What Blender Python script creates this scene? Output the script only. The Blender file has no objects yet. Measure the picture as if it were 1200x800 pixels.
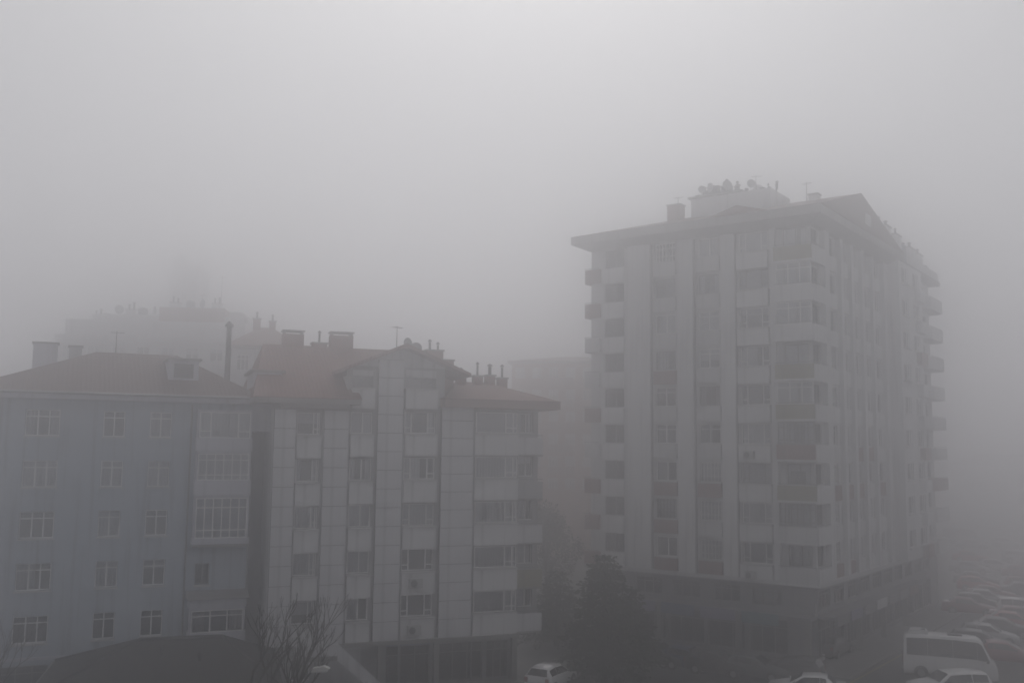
import bpy, bmesh, math, random
from mathutils import Vector, Matrix
random.seed(7)
S = bpy.context.scene
C = S.collection
R = math.radians
PI = math.pi

# ---------------------------------------------------------------- camera
CAM_H = 14.2
cam_data = bpy.data.cameras.new('camera')
cam = bpy.data.objects.new('camera', cam_data); C.objects.link(cam)
cam_data.sensor_width = 36.0
cam_data.lens = 36.0 * 1150 / 1200
cam_data.clip_start = 0.5
cam_data.clip_end = 3000
PITCH = math.atan(125 / 1150); ROLL = R(0.63)
_f = Vector((0, math.cos(PITCH), math.sin(PITCH))); _u = Vector((0, -math.sin(PITCH), math.cos(PITCH))); _r = Vector((1, 0, 0))
_rr = _r * math.cos(ROLL) + _u * math.sin(ROLL); _uu = -_r * math.sin(ROLL) + _u * math.cos(ROLL)
_m = Matrix((_rr, _uu, -_f)).transposed().to_4x4(); _m.translation = Vector((0, 0, CAM_H))
cam.matrix_world = _m
S.camera = cam

# ---------------------------------------------------------------- sky, sun, exposure
SUN_EL, SUN_AZ = 54.0, 1.0        # degrees; azimuth to the right of straight ahead
world = bpy.data.worlds.new('World'); S.world = world
world.use_nodes = True
wn, wl = world.node_tree.nodes, world.node_tree.links
bg = wn['Background']
sky = wn.new('ShaderNodeTexSky'); sky.sky_type = 'NISHITA'; sky.sun_disc = False
sky.sun_elevation = R(SUN_EL); sky.sun_rotation = R(SUN_AZ); sky.dust_density = 4.0; sky.air_density = 1.0
hsv = wn.new('ShaderNodeHueSaturation'); hsv.inputs['Saturation'].default_value = 0.12
wl.new(sky.outputs[0], hsv.inputs['Color']); 
SKY_EVEN = 0.6        # an overcast layer evens the sky out
evn = wn.new('ShaderNodeMix'); evn.data_type = 'RGBA'; evn.inputs['Factor'].default_value = SKY_EVEN
evn.inputs['B'].default_value = (6.0, 6.0, 6.2, 1)
wl.new(hsv.outputs[0], evn.inputs['A']); wl.new(evn.outputs['Result'], bg.inputs[0])
bg.inputs[1].default_value = 0.12
sun_d = bpy.data.lights.new('sun', 'SUN'); sun_d.energy = 1.0; sun_d.angle = R(35); sun_d.color = (1.0, 0.96, 0.92)
sun = bpy.data.objects.new('sun', sun_d); C.objects.link(sun)
_sd = Vector((math.sin(R(SUN_AZ)) * math.cos(R(SUN_EL)), math.cos(R(SUN_AZ)) * math.cos(R(SUN_EL)), math.sin(R(SUN_EL))))
sun.rotation_euler = _sd.to_track_quat('Z', 'Y').to_euler()
sun.location = _sd * 200
S.view_settings.view_transform = 'Standard'; S.view_settings.look = 'None'
S.view_settings.exposure = -0.52; S.view_settings.gamma = 1.0
S.cycles.use_denoising = True
S.cycles.max_bounces = 14; S.cycles.diffuse_bounces = 3; S.cycles.glossy_bounces = 2
S.cycles.transparent_max_bounces = 8; S.cycles.volume_bounces = 12
HAZE_DENSITY, HAZE_G, HAZE_TOP = 0.0192, 0.91, 47.0

# ---------------------------------------------------------------- helpers
def ray(x, y):
    return _f + _rr * ((x - 600) / 1150) + _uu * ((400 - y) / 1150)
def ground_at(x, y, z=0.0):
    d = ray(x, y); t = (z - CAM_H) / d.z
    return Vector((0, 0, CAM_H)) + d * t
def depth_at(x, y, dist):
    d = ray(x, y); return Vector((0, 0, CAM_H)) + d * (dist / d.y)

class MB:
    def __init__(s): s.v = []; s.f = []; s.mi = []; s.cur = 0
    def face(s, pts):
        n = len(s.v); s.v += [tuple(p) for p in pts]; s.f.append(tuple(range(n, n + len(pts)))); s.mi.append(s.cur); return s
    def box(s, x0, x1, y0, y1, z0, z1):
        n = len(s.v)
        s.v += [(x0, y0, z0), (x1, y0, z0), (x1, y1, z0), (x0, y1, z0), (x0, y0, z1), (x1, y0, z1), (x1, y1, z1), (x0, y1, z1)]
        for q in ((3, 2, 1, 0), (4, 5, 6, 7), (0, 1, 5, 4), (1, 2, 6, 5), (2, 3, 7, 6), (3, 0, 4, 7)):
            s.f.append(tuple(n + i for i in q)); s.mi.append(s.cur)
        return s
    def prism(s, poly, axis, a, b):
        """extrude a 2D polygon (counter clockwise) along an axis"""
        def P(p, t):
            return {'y': (p[0], t, p[1]), 'x': (t, p[0], p[1]), 'z': (p[0], p[1], t)}[axis]
        k = len(poly); n = len(s.v)
        s.v += [P(p, a) for p in poly] + [P(p, b) for p in poly]
        s.f.append(tuple(range(n, n + k))); s.f.append(tuple(range(n + 2 * k - 1, n + k - 1, -1))); s.mi += [s.cur] * 2
        for i in range(k):
            j = (i + 1) % k
            s.f.append((n + i, n + k + i, n + k + j, n + j)); s.mi.append(s.cur)
        return s
    def tube(s, pts, rad, seg=8):
        pts = [Vector(p) for p in pts]; rings = []
        if not isinstance(rad, (list, tuple)): rad = [rad] * len(pts)
        for i, p in enumerate(pts):
            d = (pts[min(i + 1, len(pts) - 1)] - pts[max(i - 1, 0)]).normalized()
            a = d.cross(Vector((0, 0, 1)) if abs(d.z) < .9 else Vector((1, 0, 0))).normalized(); b = d.cross(a)
            n = len(s.v)
            for k in range(seg):
                t = 2 * PI * k / seg
                s.v.append(tuple(p + (a * math.cos(t) + b * math.sin(t)) * rad[i]))
            rings.append(n)
        for a, b in zip(rings, rings[1:]):
            for k in range(seg):
                j = (k + 1) % seg
                s.f.append((a + k, b + k, b + j, a + j)); s.mi.append(s.cur)
        s.f.append(tuple(rings[0] + k for k in range(seg))); s.f.append(tuple(rings[-1] + k for k in reversed(range(seg)))); s.mi += [s.cur] * 2
        return s
    def mesh(s, name, *mats, smooth=False, fix=True):
        me = bpy.data.meshes.new(name); me.from_pydata(s.v, [], s.f)
        for m in mats: me.materials.append(m)
        if len(mats) > 1: me.polygons.foreach_set('material_index', s.mi)
        if fix:
            b = bmesh.new(); b.from_mesh(me); bmesh.ops.recalc_face_normals(b, faces=b.faces); b.to_mesh(me); b.free()
        if smooth: me.polygons.foreach_set('use_smooth', [True] * len(me.polygons))
        me.update(); return me

def link(name, data, parent=None, loc=(0, 0, 0), rot=0.0):
    o = bpy.data.objects.new(name, data); C.objects.link(o)
    o.location = loc; o.rotation_euler = (0, 0, rot)
    if parent: o.parent = parent
    return o
def tag(o, label=None, cat=None, group=None, kind=None):
    for k, v in (('label', label), ('category', cat), ('group', group), ('kind', kind)):
        if v: o[k] = v
    return o
def thing(name, label, cat, loc=(0, 0, 0), rot=0.0, group=None):
    return tag(link(name, None, None, loc, rot), label, cat, group)
def part(name, mb, mat, parent, loc=(0, 0, 0), rot=0.0, smooth=False):
    mats = mat if isinstance(mat, (list, tuple)) else [mat]
    return link(name, mb.mesh(name, *mats, smooth=smooth), parent, loc, rot)

# ---------------------------------------------------------------- materials
def nd(nt, t, **kw):
    n = nt.nodes.new(t)
    for k, v in kw.items(): setattr(n, k, v)
    return n
def material(name, col, rough=.8, var=.12, scale=1.5, dirt=0.0, dirt_col=(.06, .055, .05), bump=0.0, bscale=30, metal=0, coat=0, tint=None, stretch=(1, 1, 1)):
    m = bpy.data.materials.new(name); m.use_nodes = True; nt = m.node_tree; P = nt.nodes['Principled BSDF']; L = nt.links
    P.inputs['Roughness'].default_value = rough; P.inputs['Metallic'].default_value = metal; P.inputs['Coat Weight'].default_value = coat
    P.inputs['Coat Roughness'].default_value = .08
    tc = nd(nt, 'ShaderNodeTexCoord'); mp = nd(nt, 'ShaderNodeMapping'); mp.inputs['Scale'].default_value = stretch
    L.new(tc.outputs['Object'], mp.inputs[0])
    no = nd(nt, 'ShaderNodeTexNoise'); no.inputs['Scale'].default_value = scale; no.inputs['Detail'].default_value = 5
    L.new(mp.outputs[0], no.inputs['Vector'])
    mx = nd(nt, 'ShaderNodeMix', data_type='RGBA')
    c2 = tint or tuple(c * (1 - 2 * var) for c in col)
    mx.inputs['A'].default_value = (*col, 1); mx.inputs['B'].default_value = (*c2, 1)
    L.new(no.outputs['Fac'], mx.inputs['Factor']); out = mx.outputs['Result']
    if dirt > 0:   # rain streaks running down
        ms = nd(nt, 'ShaderNodeMapping'); ms.inputs['Scale'].default_value = (2.2, 2.2, .12)
        L.new(tc.outputs['Object'], ms.inputs[0])
        n2 = nd(nt, 'ShaderNodeTexNoise'); n2.inputs['Scale'].default_value = 1.3; n2.inputs['Detail'].default_value = 6
        L.new(ms.outputs[0], n2.inputs['Vector'])
        rp = nd(nt, 'ShaderNodeMapRange'); rp.inputs['From Min'].default_value = .52; rp.inputs['From Max'].default_value = .75; rp.inputs['To Max'].default_value = dirt
        L.new(n2.outputs['Fac'], rp.inputs['Value'])
        m2 = nd(nt, 'ShaderNodeMix', data_type='RGBA'); m2.inputs['B'].default_value = (*dirt_col, 1)
        L.new(rp.outputs[0], m2.inputs['Factor']); L.new(out, m2.inputs['A']); out = m2.outputs['Result']
    L.new(out, P.inputs['Base Color'])
    if bump > 0:
        n3 = nd(nt, 'ShaderNodeTexNoise'); n3.inputs['Scale'].default_value = bscale; n3.inputs['Detail'].default_value = 4
        L.new(tc.outputs['Object'], n3.inputs['Vector'])
        bp = nd(nt, 'ShaderNodeBump'); bp.inputs['Strength'].default_value = bump; bp.inputs['Distance'].default_value = .02
        L.new(n3.outputs['Fac'], bp.inputs['Height']); L.new(bp.outputs[0], P.inputs['Normal'])
    return m
def tile_material(name, col):
    m = material(name, col, .85, .25, 2.5, dirt=.5)
    nt = m.node_tree; L = nt.links; P = nt.nodes['Principled BSDF']
    tc = nd(nt, 'ShaderNodeTexCoord'); w = nd(nt, 'ShaderNodeTexWave', bands_direction='X'); w.inputs['Scale'].default_value = 1.3; w.inputs['Distortion'].default_value = .8
    L.new(tc.outputs['Object'], w.inputs['Vector'])
    w2 = nd(nt, 'ShaderNodeTexWave', bands_direction='Y', wave_profile='SAW'); w2.inputs['Scale'].default_value = .9
    L.new(tc.outputs['Object'], w2.inputs['Vector'])
    ad = nd(nt, 'ShaderNodeMath'); L.new(w.outputs['Fac'], ad.inputs[0]); L.new(w2.outputs['Fac'], ad.inputs[1])
    bp = nd(nt, 'ShaderNodeBump'); bp.inputs['Strength'].default_value = .35; bp.inputs['Distance'].default_value = .05
    L.new(ad.outputs[0], bp.inputs['Height']); L.new(bp.outputs[0], P.inputs['Normal'])
    return m
def glass_material(name, tint):
    m = bpy.data.materials.new(name); m.use_nodes = True; nt = m.node_tree; L = nt.links
    nt.nodes.remove(nt.nodes['Principled BSDF']); out = nt.nodes['Material Output']
    tr = nd(nt, 'ShaderNodeBsdfTransparent'); tr.inputs[0].default_value = (*tint, 1)
    gl = nd(nt, 'ShaderNodeBsdfGlossy'); gl.inputs['Roughness'].default_value = .06; gl.inputs['Color'].default_value = (.8, .8, .8, 1)
    fr = nd(nt, 'ShaderNodeFresnel'); fr.inputs['IOR'].default_value = 2.1
    mx = nd(nt, 'ShaderNodeMixShader'); L.new(fr.outputs[0], mx.inputs[0]); L.new(tr.outputs[0], mx.inputs[1]); L.new(gl.outputs[0], mx.inputs[2])
    L.new(mx.outputs[0], out.inputs['Surface']); return m

M = dict(
    lilac=material('lilac_grey_render', (.42, .47, .535), .9, .08, .4, dirt=.5, bump=.25, bscale=60),
    lilac_band=material('pale_lilac_paint', (.56, .56, .62), .85, .05, .6, dirt=.3),
    white=material('off_white_render', (.63, .63, .65), .85, .08, .5, dirt=.42, bump=.2, bscale=50),
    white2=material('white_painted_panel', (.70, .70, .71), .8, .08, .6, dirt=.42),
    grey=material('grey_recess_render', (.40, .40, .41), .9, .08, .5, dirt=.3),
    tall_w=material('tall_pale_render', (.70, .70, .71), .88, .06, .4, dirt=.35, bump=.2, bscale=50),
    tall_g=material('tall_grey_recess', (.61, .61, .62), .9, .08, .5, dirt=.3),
    maroon=material('faded_maroon_parapet', (.27, .165, .155), .85, .12, .8, dirt=.4),
    ochre=material('olive_parapet', (.30, .285, .20), .85, .1, .8, dirt=.4),
    base=material('dark_base_cladding', (.25, .25, .265), .6, .12, .8, dirt=.3),
    sign_blue=material('blue_sign_paint', (.10, .14, .24), .5, .1, .8),
    sign_teal=material('teal_sign_paint', (.10, .20, .23), .5, .1, .8),
    sign_lilac=material('lilac_sign_paint', (.26, .25, .36), .5, .1, .8),
    tile=tile_material('terracotta_tile', (.22, .11, .095)),
    tile2=tile_material('brown_tile', (.145, .092, .085)),
    tile_grey=tile_material('grey_roof_sheet', (.16, .155, .15)),
    dark_roof=material('dark_roof_felt', (.028, .027, .028), .85, .2, 1.5, bump=.4, bscale=8),
    joint=material('dark_joint_mortar', (.13, .13, .13), .95, .1, 2),
    pinkish=material('faded_pink_render', (.46, .34, .31), .9, .1, .6, dirt=.3),
    fascia_red=material('dull_red_fascia', (.24, .15, .13), .8, .1, .8, dirt=.4),
    fascia=material('grey_fascia', (.26, .25, .25), .8, .1, .8, dirt=.4),
    brick=material('red_brown_brick', (.36, .18, .13), .9, .15, 2, dirt=.3),
    chim=material('chimney_brick', (.26, .14, .12), .9, .15, 2, dirt=.4),
    frame=material('white_window_frame', (.85, .85, .85), .4, .03, 2),
    frame_d=material('grey_window_frame', (.22, .22, .22), .5, .05, 2),
    glass=glass_material('window_glass', (.92, .93, .95)),
    shop_glass=glass_material('shop_glass', (.5, .52, .56)),
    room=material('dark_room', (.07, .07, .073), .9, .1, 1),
    curtain=material('net_curtain', (.74, .74, .76), .9, .12, 3, stretch=(6, 1, .3)),
    curtain2=material('grey_curtain', (.46, .455, .49), .9, .15, 3, stretch=(6, 1, .3)),
    blind=material('roller_blind', (.55, .54, .57), .8, .06, 1),
    sill=material('pale_sill_stone', (.55, .55, .55), .7, .06, 2),
    metal=material('galvanised_metal', (.32, .33, .34), .4, .15, 4, metal=.6),
    dmetal=material('dark_metal', (.05, .05, .055), .5, .15, 4, metal=.4),
    ac=material('air_conditioner_plastic', (.42, .42, .42), .5, .08, 3),
    concrete=material('concrete', (.26, .26, .25), .9, .12, 1.2, dirt=.25, bump=.3),
    asphalt=material('asphalt', (.034, .034, .036), .6, .16, .35, tint=(.022, .022, .024), bump=.3, bscale=25),
    paving=material('paving', (.15, .148, .145), .85, .15, .8, bump=.3, bscale=12),
    kerb=material('kerb_stone', (.24, .24, .235), .85, .12, 1.5),
    soil=material('yard_ground', (.036, .04, .026), .95, .2, 1.2, tint=(.04, .034, .028), bump=.6, bscale=9),
    paint_y=material('yellow_road_paint', (.36, .30, .10), .7, .25, 3),
    paint_w=material('white_road_paint', (.5, .5, .49), .7, .25, 3),
    bark=material('bark', (.055, .048, .042), .95, .2, 6, bump=.5, bscale=20),
    tank=material('roof_tank_plastic', (.30, .31, .33), .5, .08, 2),
    rubber=material('tyre_rubber', (.018, .018, .018), .85, .1, 4),
    rim=material('alloy_rim', (.45, .45, .46), .35, .1, 4, metal=.7),
    trim=material('black_trim', (.025, .025, .027), .55, .1, 4),
    lamp_w=material('headlight_lens', (.62, .63, .65), .12, .05, 6, coat=1),
    lamp_r=material('tail_light_lens', (.30, .02, .02), .15, .1, 6, coat=1),
    car_glass=material('car_glass', (.016, .017, .02), .05, .1, 2, coat=.6),
    lampshell=material('lamp_shell', (.62, .62, .60), .4, .06, 4),
)
def foliage(name, a, b):
    return material(name, a, .9, .2, .9, tint=b)
M['conifer'] = foliage('conifer_needles', (.036, .050, .028), (.018, .026, .018))
M['evergreen'] = foliage('evergreen_leaves', (.048, .058, .034), (.024, .03, .02))
PAINT = {}
def paint(n, col, rough=.28, coat=.6, metal=0.0):
    if n not in PAINT: PAINT[n] = material('car_paint_' + n, col, rough, .04, 2, dirt=.18, dirt_col=(.12, .11, .10), coat=coat, metal=metal)
    return PAINT[n]

# ---------------------------------------------------------------- haze
hz = MB().box(-190, 250, -50, 430, -1.0, HAZE_TOP)
hm = bpy.data.materials.new('fog_air'); hm.use_nodes = True; hm.node_tree.nodes.remove(hm.node_tree.nodes['Principled BSDF'])
pv = hm.node_tree.nodes.new('ShaderNodeVolumePrincipled')
pv.inputs['Color'].default_value = (.983, .980, .989, 1); pv.inputs['Density'].default_value = HAZE_DENSITY; pv.inputs['Anisotropy'].default_value = HAZE_G
hm.node_tree.links.new(pv.outputs[0], hm.node_tree.nodes['Material Output'].inputs['Volume'])
tag(part('haze', hz, hm, None), 'pale grey fog filling the air over street and buildings', 'fog', kind='stuff')

# ---------------------------------------------------------------- ground
def sheet(name, poly, z, mat, label=None):
    o = part(name, MB().face([(p[0], p[1], z) for p in poly]), mat, None)
    return tag(o, label, kind='structure')
sheet('ground', [(-185, -45), (245, -45), (245, 425), (-185, 425)], 0, M['soil'], 'dark bare ground around the buildings')
TO = Vector((6.113, 77.749, 0)); TA = R(-36.2)
tx = Vector((math.cos(TA), math.sin(TA), 0)); ty = Vector((-math.sin(TA), math.cos(TA), 0))
def tw(a, b, c=0): return TO + tx * a + ty * b + Vector((0, 0, c))
sheet('road', [tw(-60, -2.8), tw(20.9, -2.8), tw(20.9, 36.72), tw(-30, 36.72), tw(-30, 150), tw(80, 150), tw(80, -60), tw(-60, -60)], .004, M['asphalt'], 'dark asphalt street and parking area')
def kerbed(name, poly, z, label):
    o = part(name, MB().prism([(p.x, p.y) for p in poly], 'z', -.02, z), M['paving'], None); return tag(o, label, kind='structure')
kerbed('pavement', [tw(-30, -2.6), tw(20.7, -2.6), tw(20.7, 36.5), tw(-30, 36.5)], .12, 'grey pavement around the tall block')
kb = MB(); kb.box(-30, 20.88, -2.78, -2.6, -.02, .14); kb.box(20.7, 20.88, -2.599, 36.7, -.02, .14)
tag(part('kerb', kb, M['kerb'], None, TO, TA), 'pale kerb stones along the pavement edge', kind='structure')
# yellow lane line and white bay lines
def line(a, b, w, mat, name, label, z=.009):
    d = (b - a).normalized(); n = Vector((-d.y, d.x, 0)) * w / 2
    return sheet(name, [a - n, b - n, b + n, a + n], z, mat, label)
line(ground_at(996, 800), ground_at(1058, 766), .16, M['paint_y'], 'road_marking', 'faded yellow line painted on the asphalt')
for i in range(9):
    p = tw(31.5, 2 + i * 5.2)
    line(p, p + tx * 4.6 + ty * 1.0, .11, M['paint_w'], 'road_marking', 'faded white parking bay line on the asphalt')

# ---------------------------------------------------------------- facade tools
class Fac:
    """a facade plane: s runs along it, d goes into the building, z up"""
    def __init__(f, parent, o=(0, 0), rot=0.0): f.p = parent; f.o = o; f.rot = rot
    def at(f, s, d, z):
        c, n = math.cos(f.rot), math.sin(f.rot)
        return (f.o[0] + c * s - n * d, f.o[1] + n * s + c * d, z)
    def part(f, name, mb, mat, s=0, d=0, z=0, smooth=False): return part(name, mb, mat, f.p, f.at(s, d, z), f.rot, smooth)
    def box(f, name, mat, s0, s1, d0, d1, z0, z1): return f.shared(name, ('box', round(s1 - s0, 3), round(d1 - d0, 3), round(z1 - z0, 3)), mat, s0, d0, z0, lambda: MB().box(0, s1 - s0, 0, d1 - d0, 0, z1 - z0))
    def shared(f, name, key, mat, s, d, z, make, parent=None):
        k = (name, key, mat.name)
        if k not in CACHE: CACHE[k] = make().mesh(name, mat)
        return link(name, CACHE[k], parent or f.p, (s, d, z) if parent else f.at(s, d, z), 0 if parent else f.rot)
CACHE = {}
def wall_open(fac, s0, s1, z0, z1, d, openings, mat, reveal=.3, name='wall', back=.7):
    mb = MB()
    xs = sorted({s0, s1, *[v for o in openings for v in (o[0], o[1])]}); zs = sorted({z0, z1, *[v for o in openings for v in (o[2], o[3])]})
    ins = lambda x, z: any(o[0] < x < o[1] and o[2] < z < o[3] for o in openings)
    for a, b in zip(xs, xs[1:]):
        run = None
        for c, e in zip(zs, zs[1:]):
            if not ins((a + b) / 2, (c + e) / 2):
                mb.face([(a, d, c), (b, d, c), (b, d, e), (a, d, e)])
    for a, b, c, e in openings:
        k = d + back
        mb.face([(a, d, c), (a, d, e), (a, k, e), (a, k, c)]); mb.face([(b, d, c), (b, k, c), (b, k, e), (b, d, e)])
        mb.face([(a, d, c), (a, k, c), (b, k, c), (b, d, c)]); mb.face([(a, d, e), (b, d, e), (b, k, e), (a, k, e)])
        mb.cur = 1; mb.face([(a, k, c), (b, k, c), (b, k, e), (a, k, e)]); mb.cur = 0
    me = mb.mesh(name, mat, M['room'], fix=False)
    return link(name, me, fac.p, fac.at(0, 0, 0), fac.rot)
def frame_mb(w, h, style):
    m = MB(); t, y0, y1 = .05, 0, .07
    m.box(0, t, y0, y1, 0, h); m.box(w - t, w, y0, y1, 0, h); m.box(t, w - t, y0, y1, 0, t); m.box(t, w - t, y0, y1, h - t, h)
    def V(x, z0=t, z1=None, b=.035): m.box(x - b, x + b, y0 + .003, y1 - .003, z0, (z1 or h - t))
    def Hh(z, x0=t, x1=None, b=.03): m.box(x0, (x1 or w - t), y0 + .006, y1 - .006, z - b, z + b)
    if style == 'three': V(w * .36); V(w * .69); Hh(h * .74)
    elif style == 'two': V(w * .5); Hh(h * .74)
    elif style == 'twoplain': V(w * .55)
    elif style == 'side3': V(w * .22); V(w * .76); Hh(h * .26, w * .76 + .035); Hh(h * .26, t, w * .22 - .035)
    elif style == 'right': V(w * .72); V(w * .9); Hh(h * .25, w * .72 + .035)
    elif style == 'bars':
        for k in range(1, 6): V(w * k / 6, b=.022)
        Hh(h * .3, b=.02); Hh(h * .72, b=.02)
    elif style == 'bay':
        for k in range(1, 6): V(w * k / 6, b=.028)
        Hh(h * .76)
        Hh(h * .2)
    elif style == 'shop':
        for k in range(1, 3): V(w * k / 3, b=.04)
        Hh(h * .75)
    return m
def window(fac, s0, s1, z0, z1, d, style='two', fmat=None, sill=True, curtain=None, glass=None, name='window'):
    w, h = s1 - s0, z1 - z0; fm = fmat or M['frame']
    fr = fac.shared(name, (round(w, 2), round(h, 2), style), fm, s0, d, z0, lambda: frame_mb(w, h, style))
    fac.shared('pane', (round(w, 2), round(h, 2)), glass or M['glass'], .05, .03, .05, lambda: MB().box(0, w - .1, 0, .012, 0, h - .1), fr)
    if sill: fac.shared('sill', round(w, 2), M['sill'], -.06, -.29, -.09, lambda: MB().box(0, w + .12, 0, .33, 0, .085), fr)
    if curtain is None: curtain = random.choice(['full', 'full', 'full', 'full', 'half', 'sides', 'none', 'blind', 'blind'])
    cm = M['curtain'] if random.random() < .8 else M['curtain2']
    def cloth(a, b, c, e):
        n = max(4, int((b - a) / .09)); m = MB()
        for i in range(n):
            x0, x1 = a + (b - a) * i / n, a + (b - a) * (i + 1) / n
            y0, y1 = .16 + .03 * (i % 2), .16 + .03 * ((i + 1) % 2)
            m.face([(x0, y0, c), (x1, y1, c), (x1, y1, e), (x0, y0, e)])
        return m
    if curtain == 'blind':
        k = random.choice([.35, .5, .6, .95])
        fac.shared('blind', (round(w, 2), round(h, 2), k), M['blind'], .06, .1, h * (1 - k), lambda: MB().box(0, w - .12, 0, .015, 0, h * k - .06), fr)
    elif curtain in ('full', 'half', 'sides'):
        def mk():
            if curtain == 'full': return cloth(.06, w - .06, .06, h - .06)
            if curtain == 'half': return cloth(.06, w * .55, .06, h - .06)
            m = cloth(.06, w * .26, .06, h - .06); m2 = cloth(w * .74, w - .06, .06, h - .06); n = len(m.v)
            m.v += m2.v; m.f += [tuple(i + n for i in q) for q in m2.f]; m.mi += m2.mi; return m
        fac.shared('curtain', (round(w, 2), round(h, 2), curtain), cm, 0, 0, 0, mk, fr)
    return fr
def hip_roof(x0, x1, y0, y1, z, r0, r1, zr, th=.22):
    """eave rectangle, ridge points r0-r1 (x,y); closed, with a fascia of height th"""
    m = MB(); b = [(x0, y0), (x1, y0), (x1, y1), (x0, y1)]
    e0 = [(*p, z) for p in b]; e1 = [(*p, z + th) for p in b]; A = (*r0, zr); B = (*r1, zr)
    m.face(list(reversed(e0)))
    for i in range(4):
        j = (i + 1) % 4; m.face([e0[i], e0[j], e1[j], e1[i]])
    m.face([e1[0], e1[1], B, A]); m.face([e1[1], e1[2], B]); m.face([e1[2], e1[3], A, B]); m.face([e1[3], e1[0], A])
    return m
def shell(parent, x0, x1, y0, y1, z0, z1, mat, faces='blrt'):
    """closed back, left, right and top walls behind an open facade"""
    m = MB()
    if 'b' in faces: m.face([(x1, y1, z0), (x0, y1, z0), (x0, y1, z1), (x1, y1, z1)])
    if 'l' in faces: m.face([(x0, y1, z0), (x0, y0, z0), (x0, y0, z1), (x0, y1, z1)])
    if 'r' in faces: m.face([(x1, y0, z0), (x1, y1, z0), (x1, y1, z1), (x1, y0, z1)])
    if 't' in faces: m.face([(x0, y0, z1), (x1, y0, z1), (x1, y1, z1), (x0, y1, z1)])
    return link('wall', m.mesh('wall', mat, fix=False), parent)
def chimney_stack(parent, x, y, z0, z1, w, d, mat, pots=0, cap='slab', rot=0.0):
    o = part('chimney', MB().box(-w / 2, w / 2, -d / 2, d / 2, 0, z1 - z0), mat, parent, (x, y, z0), rot)
    h = z1 - z0
    if cap == 'slab':
        m = MB()
        for sx in (-1, 1):
            for sy in (-1, 1): m.box(sx * (w / 2 - .1) - .06, sx * (w / 2 - .1) + .06, sy * (d / 2 - .1) - .06, sy * (d / 2 - .1) + .06, h, h + .17)
        m.box(-w / 2 - .06, w / 2 + .06, -d / 2 - .06, d / 2 + .06, h + .17, h + .25)
        part('chimney_cap', m, M['concrete'], o)
    else:
        part('chimney_cap', MB().box(-w / 2 - .07, w / 2 + .07, -d / 2 - .07, d / 2 + .07, h + .002, h + .1), M['concrete'], o)
    for k in range(pots):
        px = -w / 2 + w * (k + .5) / pots
        hh = random.uniform(.3, .75); r_ = random.uniform(.07, .12)
        m = MB().tube([(px, 0, h + .1), (px, 0, h + .1 + hh)], r_, 8); m.tube([(px, 0, h + .14 + hh), (px, 0, h + .2 + hh), (px, 0, h + .3 + hh)], [r_ * 1.7, r_ * 1.6, .02], 8); m.tube([(px, 0, h + .1 + hh), (px, 0, h + .15 + hh)], .02, 4)
        part('chimney_pot', m, M['dmetal'], o)
    return o
def dish(parent, x, y, z, r_=.45, rot=0.0, mast=.6):
    m = MB(); seg = 14; rings = [(.02, 0), (.5, .05), (1, .2)]
    c = [(k * r_, h * r_) for k, h in rings]; base = []
    for k, h in c:
        n = len(m.v); base.append(n)
        for i in range(seg):
            t = 2 * PI * i / seg; m.v.append((k * math.cos(t), -h - .06, k * math.sin(t) + mast))
    for a, b in zip(base, base[1:]):
        for i in range(seg):
            j = (i + 1) % seg; m.f.append((a + i, a + j, b + j, b + i)); m.mi.append(0)
    m.tube([(0, .03, 0), (0, .03, mast)], .025, 6); m.tube([(0, -.06, mast - r_ * .8), (0, -.5 * r_ - .15, mast)], .012, 4)
    return part('satellite_dish', m, M['metal'], parent, (x, y, z), rot)
def aerial(parent, x, y, z, h, n=5, rot=0.0):
    m = MB().tube([(0, 0, 0), (0, 0, h)], [.035, .022], 6)
    m.tube([(-.35, 0, h * .93), (.45, 0, h * .93)], .015, 4)
    for k in range(n): m.tube([(-.3 + k * .17, -.28 + .02 * k, h * .93 + .015), (-.3 + k * .17, .28 - .02 * k, h * .93 + .015)], .011, 4)
    return part('aerial', m, M['dmetal'], parent, (x, y, z), rot)
def water_tank(parent, x, y, z, r_=.5, h=1.1):
    m = MB().tube([(0, 0, .15), (0, 0, .2), (0, 0, h), (0, 0, h + .12)], [r_ * .95, r_, r_, r_ * .6], 14)
    o = part('water_tank', m, M['tank'], parent, (x, y, z), 0)
    part('tank_stand', MB().box(-r_ * .8, r_ * .8, -r_ * .8, r_ * .8, 0, .147), M['concrete'], o)
    return o

# ---------------------------------------------------------------- left building: lilac block
LB = thing('apartment_building', 'lilac grey four storey apartment block with brown tiled hip roof at left', 'building', (-15.22, 58.0, 0), R(24))
F = Fac(LB)
sills = [14.60, 11.84, 9.12, 6.38, 3.62]; cols = [(-12.02, -10.3, 'three'), (-8.12, -6.98, 'two'), (-5.68, -4.5, 'two')]
op = [(a, b, z, z + 1.42) for z in sills for a, b, _ in cols]
op += [(-12.6, -10.2, .9, 2.5), (-8.6, -6.6, .9, 2.5), (-2.9, -2.1, 6.3, 7.5)]
wall_open(F, -14.8, 0, 0, 16.6, 0, op, M['lilac'])
shell(LB, -14.8, 0, 0, 11, 0, 16.6, M['lilac'])
for i, z in enumerate(sills):
    for j, (a, b, st) in enumerate(cols):
        cur = None
        if (i, j) == (3, 2): cur = 'blind'
        if (i, j) in ((4, 0), (4, 2)): cur = 'none'
        if (i, j) == (3, 0): cur = 'half'
        window(F, a + .01, b - .01, z + .005, z + 1.415, .2, st, curtain=cur)
for a, b in ((-12.6, -10.2), (-8.6, -6.6)):
    window(F, a + .01, b - .01, .905, 2.49, .15, 'three', M['frame_d'], curtain='none')
window(F, -2.89, -2.11, 6.305, 7.49, .13, 'twoplain', M['frame_d'], curtain='none')
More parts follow.
